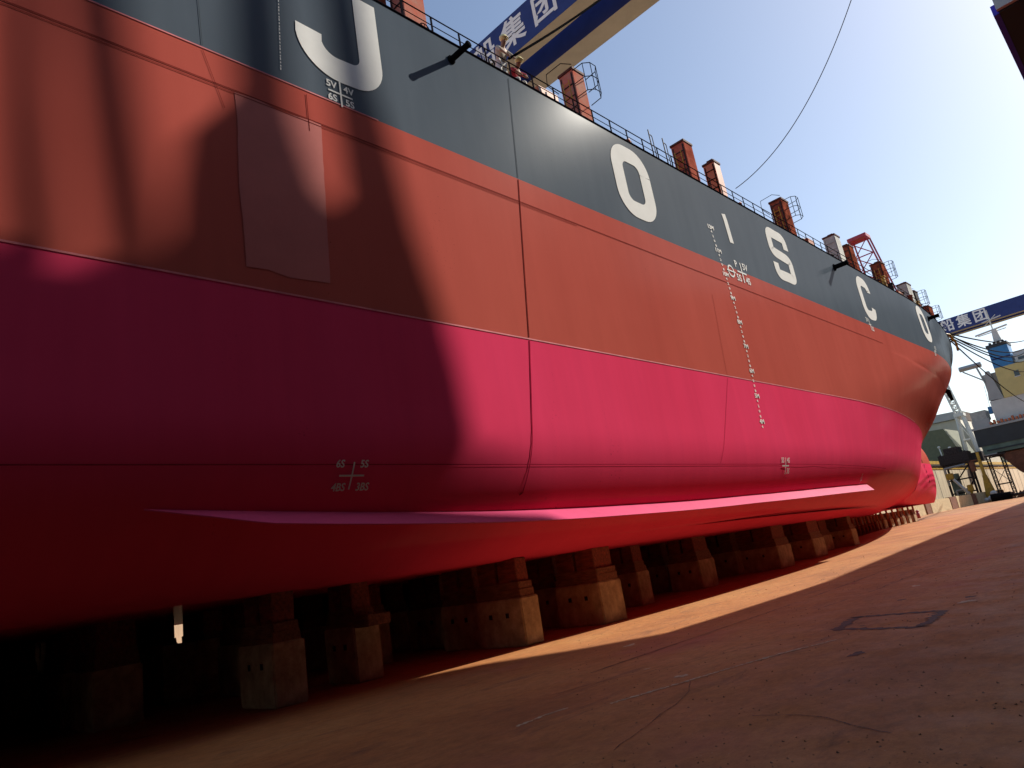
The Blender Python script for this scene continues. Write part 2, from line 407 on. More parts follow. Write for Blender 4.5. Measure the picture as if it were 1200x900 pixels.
# paler, smoother tall patch on the red band
rn2 = random.Random(5)
left = [(5.56+.02*math.sin(t*9)+rn2.uniform(-.006,.006), 11.45-3.7*t) for t in [i/20 for i in range(21)]]
right = [(7.45-.16*t+rn2.uniform(-.005,.005), 11.45-3.72*t) for t in [i/20 for i in range(21)]]
vs = []
for a, b in zip(left, right):
    for k in range(5):
        y = a[0]+(b[0]-a[0])*k/4; z = a[1]+(b[1]-a[1])*k/4+.04*math.sin(k*2.1); vs.append((HX(y, z)+.008, y, z))
pm = MB().add(vs, [(j*5+i, j*5+i+1, (j+1)*5+i+1, (j+1)*5+i) for j in range(20) for i in range(4)])
tag(pm.build('hull_patch', M['pale_patch'], ship), 'paler tall patch of fresh primer on the red band')

# big letters
def arc(cx, cz, r, a0, a1, n=10, rz=None):
    rz = rz or r
    return [(cx+r*math.cos(R(a0+(a1-a0)*i/n)), cz+rz*math.sin(R(a0+(a1-a0)*i/n))) for i in range(n+1)]
def dense(p, step=.12):
    out = [p[0]]
    for a, b in zip(p, p[1:]):
        n = max(1, int(math.hypot(b[0]-a[0], b[1]-a[1])/step))
        out += [(a[0]+(b[0]-a[0])*i/n, a[1]+(b[1]-a[1])*i/n) for i in range(1, n+1)]
    return out
def smooth(p, it=2):
    for _ in range(it):
        q = [p[0]]
        for a, b in zip(p, p[1:]):
            q += [(a[0]*.75+b[0]*.25, a[1]*.75+b[1]*.25), (a[0]*.25+b[0]*.75, a[1]*.25+b[1]*.75)]
        p = q+[p[-1]]
    return p
W_ = .58
def letterO(cy, cz, w=2.24, h=2.78, r=.62, W_=.58):
    a, b = (w-W_)/2, (h-W_)/2
    p = arc(cy+a-r, cz+b-r, r, 0, 90)+arc(cy-a+r, cz+b-r, r, 90, 180)+arc(cy-a+r, cz-b+r, r, 180, 270)+arc(cy+a-r, cz-b+r, r, 270, 360)
    return dense(p+[p[0]])
strip_on_hull(dense([(8.98,15.56)]+[(8.98,13.72)]+arc(8.43,13.7,.55,0,-90,10)+[(8.1,13.13)]+arc(8.05,13.8,.70,-90,-172,12,.67)+[(7.37,13.94)]), .64, .014).build('hull_letter', M['white_paint'], ship)['label'] = 'white painted letter J'
strip_on_hull(letterO(19.91, 14.08), .65, .014).build('hull_letter', M['white_paint'], ship)['label'] = 'first white painted letter O'
strip_on_hull(dense([(26.62,14.78),(26.68,14.5),(26.74,13.46)]), .34, .014).build('hull_letter', M['white_paint'], ship)['label'] = 'short white upright stroke'
sp_ = smooth([(32.68,14.52),(32.66,15.12),(31.85,15.12),(31.0,15.16),(30.95,14.55),(30.98,14.12),(31.85,14.05),(32.75,13.98),(32.72,13.5),(32.72,12.96),(31.85,12.99),(30.98,12.95),(30.97,13.55)], 3)
strip_on_hull(dense(sp_, .1), .53, .014).build('hull_letter', M['white_paint'], ship)['label'] = 'white painted letter S'
cp = dense([(44.28,14.5),(44.28,14.6)]+arc(43.75,14.52,.53,10,90)+arc(43.28,14.52,.56,90,180)+arc(43.28,13.5,.56,180,270)+arc(43.75,13.5,.53,270,350)+[(44.28,13.5)], .1)
strip_on_hull(cp, .60, .014).build('hull_letter', M['white_paint'], ship)['label'] = 'white painted letter C'
strip_on_hull(letterO(55.75, 14.3, 2.2, 2.7), .62, .02).build('hull_letter', M['white_paint'], ship)['label'] = 'second white painted letter O, near the bow'

OFF = .022
def text_mesh(body, size, sx=1.0):
    cu = bpy.data.curves.new('t', 'FONT'); cu.body = body; cu.size = size; cu.resolution_u = 3
    cu.offset = size*OFF; cu.align_x = 'CENTER'; cu.align_y = 'CENTER'
    o = bpy.data.objects.new('t', cu); COL.objects.link(o); bpy.context.view_layer.update()
    me = o.evaluated_get(bpy.context.evaluated_depsgraph_get()).to_mesh()
    v = [(p.co.x*sx, p.co.y) for p in me.vertices]; f = [tuple(p.vertices) for p in me.polygons]
    o.evaluated_get(bpy.context.evaluated_depsgraph_get()).to_mesh_clear()
    bpy.data.objects.remove(o); bpy.data.curves.remove(cu)
    return v, f
def hull_text(mb, body, size, y, z, off=.016, sx=1.0, shear=0):
    v, f = text_mesh(body, size, sx)
    mb.add([(HX(y+a+shear*b, z+b)+off, y+a+shear*b, z+b) for a, b in v], f)
def cross_mark(y, z, tl, tr, bl, br, size, aw, ah, gap, name, lab, m=M['mark_paint'], sh=0):
    mb = MB()
    w = size*.17
    mb2 = strip_on_hull(lin((y-aw, z),(y+aw, z),6), w, .016); mb.add(mb2.v, mb2.f)
    mb2 = strip_on_hull(lin((y-sh*ah, z-ah),(y+sh*ah, z+ah),8), w, .020); mb.add(mb2.v, mb2.f)
    for t, sy, sz in ((tl,-1,1),(tr,1,1),(bl,-1,-1),(br,1,-1)):
        if t: hull_text(mb, t, size, y+sy*gap, z+sz*gap*.78, shear=sh)
    o = mb.build(name, m, ship); o['label'] = lab
cross_mark(8.03,12.48,'5V','4V','6S','5S',.24,.31,.33,.22,'frame_mark','white cross mark with codes just below the letter J')
cross_mark(7.46,3.96,'6S','5S','4BS','3BS',.19,.27,.24,.26,'frame_mark','white cross mark with codes low on the pink band', sh=.15)
cross_mark(26.95,12.15,'P','5V','5S','4S',.42,.40,.45,.40,'frame_mark','white cross mark with codes beside the draught scale')
cross_mark(26.55,4.12,'5S','4S','','3S',.26,.30,.30,.25,'frame_mark','white cross mark low under the draught scale')
cross_mark(42.6,12.25,'3V','','','2S',.38,.2,.35,.3,'frame_mark','small white cross mark under the letter C')
cross_mark(56.5,12.35,'','1V','2S','',.42,.25,.35,.3,'frame_mark','small white mark on the boundary near the bow')
cross_mark(37.0,3.6,'S','','','',.3,.15,.15,.2,'frame_mark','faint mark at the front end of the pink band')
# load line disc and bar
mb = MB(); mb2 = strip_on_hull([(25.95+.24*math.cos(R(a)), 12.02+.24*math.sin(R(a))) for a in range(0, 375, 15)], .07, .016); mb.add(mb2.v, mb2.f)
mb2 = strip_on_hull(lin((25.6,12.02),(26.3,12.02),4), .06, .022); mb.add(mb2.v, mb2.f)
mb.build('load_line_disc', M['mark_paint'], ship)
OFF = .03
mb = MB()
for i in range(42):
    d = 11.6-.2*i; z = ZB+d; yy = 25.02+.45*math.sin(math.pi*min(1, max(0, (13.85-z)/9)))
    t = int(round(d*10))
    if i % 5 == 0: hull_text(mb, '%dM' % round(d+.01), .24, yy+.05, z, sx=1.25)
    else: hull_text(mb, str((t % 10)) if t % 2 == 0 else str((t+1) % 10), .135, yy, z, sx=1.7)
OFF = .02
mb.build('draught_scale', M['draft_paint'], ship)['label'] = 'column of white draught figures running down the side'
mb = MB()
for i in range(34):
    z = 12.45+i*.085; m2 = strip_on_hull([(6.60+.004*i, z),(6.602+.004*i, z+.045+.02*(i % 3 == 0))], .022, .016); mb.add(m2.v, m2.f)
mb.build('chalk_dots', M['mark_paint'], ship)

# bilge keel: a flat fin standing off the turn of the bilge
n = 110; vs = []
def keel_root(y):
    K = [(2.6,3.60),(5.3,3.44),(9,3.26),(13,3.15),(20,3.12),(27,3.20),(33,3.32),(39,3.44)]
    for (a, za), (b, zb_) in zip(K, K[1:]):
        if y <= b:
            t = (y-a)/(b-a); return za+(zb_-za)*t
    return K[-1][1]
for i in range(n+1):
    y = 3.9+(38.8-3.9)*i/n
    zr = sum(keel_root(y+d) for d in (-2,-1,0,1,2))/5 if 4.6 < y < 37 else keel_root(y)
    w = .50*min(1, max(.02, (y-3.9)/1.8))*min(1, max(.02, (38.8-y)/.2))
    xr = HX(y, zr)
    nx_ = 1.0; nz_ = -(HX(y, zr+.05)-HX(y, zr-.05))/.1; l = math.hypot(nx_, nz_); dx, dz = nx_/l, nz_/l
    for (a, b) in ((-.1,0),(w,0)):
        vs.append((xr+dx*a-dz*.012, y, zr+dz*a+dx*.012)); vs.append((xr+dx*a+dz*.012, y, zr+dz*a-dx*.012))
f = []
for i in range(n):
    a, b = 4*i, 4*i+4
    f += [(a, a+2, b+2, b), (a+1, b+1, b+3, a+3), (a+2, a+3, b+3, b+2)]
MB().add(vs, f).build('bilge_keel', M['pinkkeel'], ship)['label'] = 'bright pink fin along the turn of the hull'

# black discharge pipes jutting from the side
for (y, z, x1, r) in ((11.75,15.22,.0,.085),(39.3,15.1,0,.13),(58.5,15.2,0,.13)):
    x0 = HX(y, z)
    g = MB().tube([(x0-.1,y,z),(x0+.72,y,z)], r, 14)
    g.tube([(x0-.02,y,z),(x0+.04,y,z)], r*1.5, 14).tube([(x0+.69,y,z),(x0+.73,y,z)], r*1.15, 14)
    g.build('discharge_pipe', M['black'], ship)

# deck edge: coaming bar, railing
def DX(y, inn=.25): return XC+hb(y, DECK)-inn
mb = MB()
yy = [i for i in range(-10, 96, 2)]
mb.tube([(DX(y,.0), y, DECK+.02) for y in yy], .035, 6)
mb.build('gunwale_bar', M['rail'], ship)
rl = MB()
for h in (.30,.58,.86):
    rl.tube([(DX(y), y, DECK+h) for y in range(-10, 78, 1)], .014 if h < .8 else .02, 5)
railing = rl.build('railing', M['rail'], ship)
k = 0; y = 2.3
while y < 77:
    if not (24.9 < y < 25.6):
        p = MB().box(-.012,.012,-.028,.028,0,.86)
        p.box(-.03,.03,-.05,.05,-.02,.03)
        o = p.build('stanchion', M['rail'], railing, (DX(y), y, DECK)); o.rotation_euler.z = 0
    y += 1.02 if y < 40 else 1.5
# handwheel on deck edge
hw = MB(); c = Vector((DX(11.1,.15), 11.1, DECK+.18))
hw.tube([c+Vector((0,math.cos(R(a))*.17,math.sin(R(a))*.17)) for a in range(0,360,20)], .014, 6, True)
for a in range(0,180,45): hw.bar(c+Vector((0,math.cos(R(a))*.17,math.sin(R(a))*.17)), c-Vector((0,math.cos(R(a))*.17,math.sin(R(a))*.17)), .016)
hw.bar(c, c-Vector((0,0,.3)), .04).build('handwheel', M['rail'], ship)

# posts for the container stanchions along the deck
def deck_post(y, w, d, h, m, inn=.8, cap=True, cage=False, ladder=False, side=M['dark_steel']):
    x = XC+hb(y, DECK)-inn; h += .32
    p = MB().box(-d/2, d/2, -w/2, w/2, -.05, h)
    # recessed web on the face that looks aft, with stiffeners
    o = p.build('container_post', m, ship, (x, y, DECK))
    g = MB().box(-d/2+.05, -d/2+.09, -w/2-.03, -w/2-.001, .1, h-.1).box(d/2-.10, d/2-.05, -w/2-.03, -w/2-.001, .1, h-.1)
    for q in range(int(h/.45)): g.box(-d/2+.09, d/2-.1, -w/2-.025, -w/2-.002, .3+q*.45, .34+q*.45)
    g.build('web_plate', side, o)
    if cap:
        MB().box(-d/2-.03, d/2+.03, -w/2-.04, w/2+.04, h+.003, h+.10).box(-.12,.18,-.14,.10,h+.103,h+.26).bar((-.2,-.1,h+.1),(.1,.2,h+.34),.06).build('cap', M['dark_rust'], o)
    if cage:
        g = MB()
        for hh in (h-.1, h-.65, h-1.2):
            pts = [(d/2+.0,-.35,hh),(d/2+.45,-.33,hh+.02),(d/2+.62,-.1,hh+.04),(d/2+.62,.22,hh+.04),(d/2+.45,.42,hh+.02),(d/2,.44,hh)]
            g.tube(pts, .016, 6)
        for yy_ in (-.33,.42): g.bar((d/2+.45,yy_,h-1.2),(d/2+.45,yy_,h-.08),.022)
        for yy_ in (-.1,.22): g.bar((d/2+.62,yy_,h-1.2),(d/2+.62,yy_,h-.06),.022)
        pts = [(-d/2-.1,-w/2-.05,h-.6),(-d/2-.35,-w/2-.3,h-.2),(-d/2-.3,-w/2-.3,h+.25),(0,-w/2-.2,h+.35),(d/2,-w/2,h+.2)]
        g.tube(pts, .016, 6)
        g.build('ladder_cage', M['rail'], o)
    if ladder:
        g = MB()
        for q in (-.14,.14): g.bar((q,-w/2-.12,0),(q,-w/2-.12,h*.85),.03)
        for q in range(int(h*.85/.28)): g.bar((-.14,-w/2-.12,.2+q*.28),(.14,-w/2-.12,.2+q*.28),.02)
        g.build('ladder', M['yellow'], o)
    return o
deck_post(11.15,.75,.55,2.4,M['worn_oxide'],.75)
deck_post(10.3,.45,.4,2.6,M['rust'],1.1,cap=False)
deck_post(18.75,.62,.62,2.35,M['worn_oxide'],.85,cage=True,ladder=True)
deck_post(26.2,.7,.62,2.2,M['oxide'],.85,ladder=True)
deck_post(28.8,.55,.55,2.15,M['orange'],.85,side=M['black'])
deck_post(36.3,.9,.65,2.45,M['rust'],.9,cage=True,ladder=True)
deck_post(43.6,.85,.7,2.2,M['pale_primer'],.9,side=M['grey_steel'])
deck_post(46.0,.8,.65,2.1,M['rust'],.9,side=M['dark_steel'])
deck_post(52.2,.9,.7,2.3,M['rust'],.9,cage=True,ladder=True)
deck_post(58.7,1.2,.7,2.1,M['pale_primer'],.9,side=M['grey_steel'])
deck_post(61.2,.9,.7,2.0,M['dark_steel'],.9,cage=True)
deck_post(67.8,1.3,.9,2.1,M['rust'],.9,cage=True)
deck_post(70.6,.8,.8,1.2,M['oxide'],.9,cap=False)
# orange boxes, vent heads and pipes between the posts
def deck_box(y, w, d, h, m, inn=.7, name='deck_box'):
    o = MB().bevbox(-d/2,d/2,-w/2,w/2,-.02,h,.03).build(name, m, ship, (XC+hb(y,DECK)-inn, y, DECK))
    MB().box(-d/2-.02,d/2+.02,-w/2-.02,w/2+.02,h*.45,h*.5).build('rib', M['rust'], o)
    return o
deck_box(16.75,1.0,.5,1.05,M['orange'],.8)
deck_box(38.3,.9,.5,.95,M['orange'],.7)
deck_box(39.6,.7,.5,.6,M['orange'],.7)
deck_box(54.0,1.1,.6,.8,M['orange'],.7); deck_box(55.8,.9,.6,.6,M['rust'],.7); deck_box(64.5,1.2,.6,.5,M['rust'],.7)
def vent_head(y, h, inn=.4):
    x = XC+hb(y,DECK)-inn
    o = MB().tube([(0,0,0),(0,0,h)], .045, 10).build('vent_pipe', M['rust'], ship, (x,y,DECK))
    MB().tube([(0,0,h),(0,0,h+.05),(0,0,h+.12)], [.12,.14,.07], 12).build('vent_cap', M['dark_steel'], o)
for y_, h_ in ((20.9,.42),(31.5,.3),(40.9,.5),(49.0,.6),(13.2,.14),(19.95,.12),(33.0,.25),(63.2,.5),(65.8,.8)): vent_head(y_, h_)
def pipe_loop(y, h=1.15):
    x = DX(y,.12)
    MB().tube([(x,y,DECK+.02),(x,y,DECK+h+.2)], .022, 6).tube([(x,y,DECK+h),(x,y+.16,DECK+h),(x,y+.2,DECK+h-.06),(x,y+.2,DECK+.12),(x,y+.12,DECK+.03),(x,y,DECK+.03)], .018, 6).build('hose_rack', M['dark_steel'], ship)
pipe_loop(22.1); pipe_loop(23.1)
# clutter by the crouching worker: valve stand, bright rags
g = MB(); x = DX(14.1,.5)
g.bar((x,14.05,DECK),(x,14.05,DECK+.75),.06).bar((x,14.05,DECK+.72),(x,14.4,DECK+.2),.04).bar((x,13.85,DECK+.5),(x,14.4,DECK+.55),.04)
o = g.build('valve_stand', M['yellow'], ship)
g = MB(); g.tube([(x,14.05+.12*math.cos(R(a)),DECK+.78+.12*math.sin(R(a))) for a in range(0,360,30)], .03, 6, True).build('valve_wheel', M['dark_steel'], o)
g = MB(); x = DX(17.0,.35)
for a, b in (((x,16.0,DECK+.7),(x,16.15,DECK+.1)),((x,16.3,DECK+.62),(x,16.3,DECK+.2)),((x+.1,15.75,DECK+.05),(x,16.15,DECK+.35)),((x,15.95,DECK+.35),(x,16.35,DECK+.05)),((x,16.9,DECK+.05),(x,16.9,DECK+.45)),((x,17.15,DECK+.05),(x,17.15,DECK+.35))): g.bar(a,b,.05)
g.build('hose_clamp', M['ship_white'], ship)
# forest of fittings toward the bow on the deck edge
rf = random.Random(11)
for i in range(16):
    y_ = 49+i*1.5+rf.uniform(-.4,.4); h_ = rf.uniform(.4,1.3); x_ = DX(y_, rf.uniform(.3,.9))
    mm = rf.choice([M['rust'],M['oxide'],M['pale_primer'],M['dark_steel'],M['yellow'],M['orange']])
    MB().box(x_-.1,x_+.1,y_-.12,y_+.12,DECK,DECK+h_).bar((x_,y_-.4,DECK),(x_,y_,DECK+h_),.05).box(x_-.16,x_+.16,y_-.2,y_+.2,DECK+h_,DECK+h_+.05).build('deck_fitting', mm, ship)
for i in range(18):
    y_ = 17.5+i*1.75+rf.uniform(-.5,.5); h_ = rf.uniform(.12,.55); x_ = DX(y_, rf.uniform(.3,.6))
    g = MB().tube([(x_,y_,DECK),(x_,y_,DECK+h_)], .04, 8).tube([(x_,y_,DECK+h_),(x_+.02,y_+.12,DECK+h_+.06),(x_,y_+.22,DECK+h_-.04)], [.05,.06,.05], 8)
    g.box(x_-.1,x_+.1,y_-.12,y_+.12,DECK,DECK+.06).build('pipe_bend', rf.choice([M['rust'],M['dark_steel'],M['pale_primer'],M['orange'],M['yellow']]), ship)
# fairleads and rope tail at the bow shoulder
xb = XC+hb(75,DECK)
MB().tube([(xb-.05,75+.35*math.cos(R(a)),DECK+.55+.28*math.sin(R(a))) for a in range(0,360,30)], .09, 8, True).build('fairlead', M['dark_steel'], ship)
MB().tube([(xb-.2,73.5,DECK+1.2),(xb+.25,74.6,DECK+1.0),(xb+.35,75.6,DECK+.3),(xb+.2,76.2,DECK-.3)], .10, 8).build('rope_coil', M['yellow'], ship)
MB().bevbox(xb-1.5,xb-.3,71.5,74,DECK+1.4,DECK+2.0,.05).bar((xb-1.0,72,DECK),(xb-1.0,72,DECK+1.5),.2).build('winch_drum', M['magenta'], ship)
# anchor pocket bar seen under the flare
yb_ = 69.0; xb = HX(yb_,11.2)
MB().tube([(xb-.5,yb_,11.6),(xb+.05,yb_+.4,11.1),(xb+.12,yb_+.5,10.3)], [.2,.22,.12], 8).build('anchor_shank', M['black'], ship)
# black marks on the bulb
mb = MB()
for i in range(6): hull_text(mb, str(9-i), .55, 98.2+.25*i, 8.2-.62*i, .03, 1.2)
mb.build('bulb_figures', M['black'], ship)
mb = MB()
m2 = strip_on_hull([(91,3.9),(92,4.4),(92.8,4.9)], .18, .03); mb.add(m2.v, m2.f); mb.build('scrape_mark', M['black'], ship)

# ------------------------------------------------------------------ keel blocks
def make_block(lx, ly, seed, hb_=1.2, top=ZB, socket=True, red=True, overhang=0, wide_top=True):
    """local origin: right-front foot; extends -X and +Y"""
    e = bpy.data.objects.new('keel_block', None); COL.objects.link(e)
    MB().bevbox(-lx,0,0,ly,0,hb_,.03,.012,seed).build('concrete_base', M['concrete'], e)
    if socket:
        s_ = MB()
        for q in (.32,.68): s_.box(-lx*q-.055,-lx*q+.055,-.012,.02,hb_*.60,hb_*.60+.12)
        s_.build('socket', M['hole'], e)
    h = hb_
    rr = random.Random(seed)
    t = MB(); t.bevbox(-lx+.05,-.05+overhang*1.3,.05,ly-.05,h-.03,h+.21,.015,.012,seed+1); t.build('timber_layer', M['timber'], e)
    h += .21
    t = MB(); t.bevbox(-lx+.09,-.08,.07,ly-.07,h-.02,h+.17,.015,.015,seed+2); t.build('timber_layer', M['timber'], e); h += .165
    t = MB(); n_ = 2
    wlog = (lx-.38)/n_
    for i in range(n_):
        x1 = -.13-i*(wlog+.10)
        t.bevbox(x1-wlog,x1,.1,ly-.1,h-.02,top+.02,.02,.015,seed+3+i)
    t.build('timber_post', M['redtimber'] if red else M['timber'], e)
    return e
outer = [(-13.75,7.0,1.5,.7,'keel block nearest the camera, barely lit in the dark under the ship'),
 (-14.45,9.3,1.25,.7,'second nearest keel block, with two square sockets and a plank end jutting out'),
 (-13.2,13.45,1.75,.66,'tan keel block catching a strip of sun along its foot'),
 (-15.15,13.7,1.6,.66,'keel block hidden just behind the sunlit footed one'),
 (-13.35,16.9,1.75,1.1,'wide tan keel block right after the sunlit footed one, at the shadow edge'),
 (-15.4,17.4,1.6,.7,'keel block tucked inboard of the wide tan one'),
 (-15.5,21.9,1.3,.8,'small keel block with two sockets standing between two wide ones'),
 (-15.7,26.6,1.5,1.3,'keel block under the middle of the pink fin, fifth group from the left'),
 (-17.7,27.2,1.6,.7,'dim keel block inboard under the middle of the pink fin'),
 (-15.5,33.6,2.4,1.6,'broad keel block beneath the front half of the pink fin'),
 (-16.2,39.6,2.2,1.7,'last broad keel block before the bow tapers away'),
 (-18.3,46.5,2.0,1.5,'small far keel block at the tip of the ship shadow')]
GB = 'keel blocks carrying the ship'
for i, (x, y, lx, ly, lab) in enumerate(outer):
    e = make_block(lx, ly, 20+i*7, overhang=.45 if i == 1 else 0, hb_=1.2-(floorz(y)*.5))
    e.location = (x, y, floorz(y)); tag(e, lab, 'keel block', GB)
    for ch in e.children:
        if ch.name.startswith('timber_post'): pass
    e.scale.z = (ZB-floorz(y))/ZB
protos = [make_block(1.7,.9,200), make_block(1.5,1.0,230,socket=False), make_block(1.8,.9,260,red=False)]
used = set()
def put_block(x, y, lab):
    if any(.406 < (y+d)/(-x+e_) < .4115 for d in (0,.5,1.0) for e_ in (0,.8,1.7)) : return
    i = rb.randrange(3); p = protos[i]
    o = p if i not in used else copy_tree(p)
    used.add(i)
    o.location = (x, y, floorz(y)); o.scale.z = (ZB-floorz(y))/ZB
    tag(o, lab, 'keel block', GB)
rb = random.Random(99)
for ri, x in enumerate((-17.6,-20.6,-23.6,-30.4,-33.6,-36.8)):
    y = -8+ri*.9
    while y < 66:
        fl = hb(y+1, ZB+.01)
        if abs(x+(-.8)-XC) < fl-.6 and not any(abs(x-o_[0]) < 2 and abs(y-o_[1]) < 1.9 for o_ in outer):
            put_block(x+rb.uniform(-.25,.25), y, ['keel block in the outermost inner row in the dark under the ship','keel block in the second inner row in the dark under the ship','keel block in the third inner row in the dark under the ship','keel block in the first row beyond the keel line','keel block in the second row beyond the keel line','keel block in the farthest row under the far side'][ri])
        y += 3.1+rb.uniform(-.25,.3) if ri != 3 else (1.12 if y < 20 else 2.4)
y = 1
while y < 97:
    put_block(-26.1, y, 'keel block in the close row right under the keel'); y += 1.35 if y < 26 else 2.2
t = thing('spare_block', 'low bare concrete block without timber in the dark under the ship', 'keel block', (-20.4, 7.4, 0))
MB().bevbox(-1.6,0,0,1.9,0,1.42,.03,.012,5).build('concrete_base', M['concrete'], t)
s_ = MB().box(-.6,-.48,-.012,.02,.8,.92).build('socket', M['hole'], t)
# steel props under the fine bow and the bulb
for i in range(20):
    y = 58+i*2.0; b0 = hb(y, 2.4)
    zt = 2.6+max(0,(y-80))*.02
    e = thing('bow_prop', 'rusty steel prop in the row under the bow', 'prop', (XC+max(.7,b0*.55), y, floorz(y)), 'rusty props under the bow')
    MB().tube([(0,0,0),(0,0,.9)], .18, 8).build('sleeve', M['rust'], e)
    MB().tube([(0,0,.9),(0,0,zt-floorz(y))], .11, 8).build('spindle', M['oxide'], e)
    MB().box(-.35,.35,-.3,.3,zt-floorz(y),zt-floorz(y)+.12).build('head_plate', M['rust'], e)

MB().box(DX(15)-1.3,DX(15)+.02,13.6,16.4,DECK,DECK+.3).build('raised_walkway', M['dark_steel'], ship)
# ------------------------------------------------------------------ people on deck
def person(name, lab, loc, rz, joints, shirt, trou, helmet, hair=False):
    """joints: dict of joint positions (local); builds skinned body, shirt, trousers, helmet"""
    P = joints
    def skin(nm, verts, edges, rad, m, parent, root=0):
        me = bpy.data.meshes.new(nm); me.from_pydata([P[v] if isinstance(v, str) else v for v in verts], edges, [])
        o = bpy.data.objects.new(nm, me); COL.objects.link(o)
        md = o.modifiers.new('s', 'SKIN')
        sv = me.skin_vertices[0].data
        for k_, r_ in enumerate(rad): sv[k_].radius = (r_, r_) if not isinstance(r_, tuple) else r_; sv[k_].use_root = (k_ == root)
        o.modifiers.new('b', 'SUBSURF').levels = 2
        dg = bpy.context.evaluated_depsgraph_get(); bpy.context.view_layer.update()
        ev = bpy.data.meshes.new_from_object(o.evaluated_get(bpy.context.evaluated_depsgraph_get()))
        bpy.data.objects.remove(o); 
        for p in ev.polygons: p.use_smooth = True
        ev.materials.clear(); ev.materials.append(m)
        q = bpy.data.objects.new(nm, ev); COL.objects.link(q); q.parent = parent
        return q
    e = thing(name, lab, 'person', loc); e.rotation_euler.z = rz
    V = ['pelvis','chest','neck','head','crown','shL','elL','haL','shR','elR','haR','hipL','knL','ftL','toL','hipR','knR','ftR','toR']
    E = [(0,1),(1,2),(2,3),(3,4),(1,5),(5,6),(6,7),(1,8),(8,9),(9,10),(0,11),(11,12),(12,13),(13,14),(0,15),(15,16),(16,17),(17,18)]
    rad = [.13,.14,.055,.095,.08,.06,.042,.03,.06,.042,.03,.085,.06,.045,.04,.085,.06,.045,.04]
    body = skin('body', V, E, rad, M['skin'], e)
    V2 = ['pelvis','chest','shL','elL','shR','elR']; skin('shirt', V2, [(0,1),(1,2),(2,3),(1,4),(4,5)], [.155,.165,.08,.062,.08,.062], shirt, e)
    V3 = ['pelvis','hipL','knL','ftL','hipR','knR','ftR']; skin('trousers', V3, [(0,1),(1,2),(2,3),(0,4),(4,5),(5,6)], [.15,.11,.085,.07,.11,.085,.07], trou, e)
    h = Vector(P['crown']); hd = Vector(P['head']); 
    fw = Vector(P.get('face', (0,-1,0)))
    g = MB(); c = h+Vector((0,0,.03))
    g.sphere(c, .13,.145,.12).tube([c+fw*.02+Vector((0,0,-.03)),c+fw*.02+Vector((0,0,-.015))], .140, 14)
    g.build('helmet', helmet, e)
    f_ = MB(); q = hd+fw*.09
    f_.sphere(q+Vector((0,0,-.01)), .018,.025,.022,8,6)
    side = fw.cross(Vector((0,0,1)))
    f_.build('nose', M['skin'], body)
    f2 = MB()
    for s_ in (-1,1): f2.sphere(hd+fw*.085+side*.035*s_+Vector((0,0,.03)), .012,.012,.008,6,4)
    f2.build('eyes', M['hair'], body)
    # hands: palm and five fingers each
    for hh, el in (('haL','elL'),('haR','elR')):
        a = Vector(P[hh]); d = (a-Vector(P[el])).normalized(); sd = d.cross(Vector((0,0,1))); 
        if sd.length < .1: sd = Vector((1,0,0))
        sd.normalize(); g = MB(); g.sphere(a+d*.05, .035,.035,.035,8,6)
        for k_ in range(4):
            b0 = a+d*.07+sd*(.022*(k_-1.5)); L_ = (.06,.075,.07,.055)[k_]
            g.tube([b0, b0+d*L_*.6, b0+d*L_*.9+Vector((0,0,-.02))], [.010,.009,.007], 6)
        g.tube([a+d*.03+sd*.035, a+d*.06+sd*.06, a+d*.09+sd*.055], [.011,.010,.008], 6)
        g.build('hand', M['skin'], body)
    return e
J1 = dict(pelvis=(0,0,.92),chest=(.14,0,1.28),neck=(.22,0,1.45),head=(.29,0,1.56),crown=(.31,0,1.66),shL=(.17,-.2,1.36),elL=(.34,-.26,1.10),haL=(.45,-.16,.92),shR=(.17,.2,1.36),elR=(.33,.28,1.12),haR=(.46,.16,.93),hipL=(0,-.1,.88),knL=(.05,-.12,.48),ftL=(-.03,-.13,.08),toL=(.14,-.14,.04),hipR=(0,.1,.88),knR=(.06,.12,.48),ftR=(-.02,.13,.08),toR=(.15,.14,.04),face=(.94,0,-.34))
person('person', 'worker in a pale shirt and yellow helmet leaning on the ship railing', (DX(14.75)-.50,14.75,DECK+.3), 0, J1, M['khaki'], M['white_cloth'], M['helmet'])
J2 = dict(pelvis=(0,0,.50),chest=(.18,0,.82),neck=(.27,0,.97),head=(.35,0,1.06),crown=(.38,0,1.15),shL=(.2,-.19,.88),elL=(.38,-.22,.66),haL=(.5,-.1,.5),shR=(.2,.19,.88),elR=(.4,.22,.66),haR=(.5,.1,.5),hipL=(0,-.1,.46),knL=(.38,-.15,.46),ftL=(.2,-.15,.08),toL=(.36,-.16,.04),hipR=(0,.1,.46),knR=(.38,.15,.44),ftR=(.2,.15,.08),toR=(.36,.16,.04),face=(.9,0,-.4))
person('person', 'crouching worker in white with a red vest and yellow helmet behind the railing', (DX(15.35)-.60,15.35,DECK+.3), 0, J2, M['vest'], M['white_cloth'], M['helmet'])

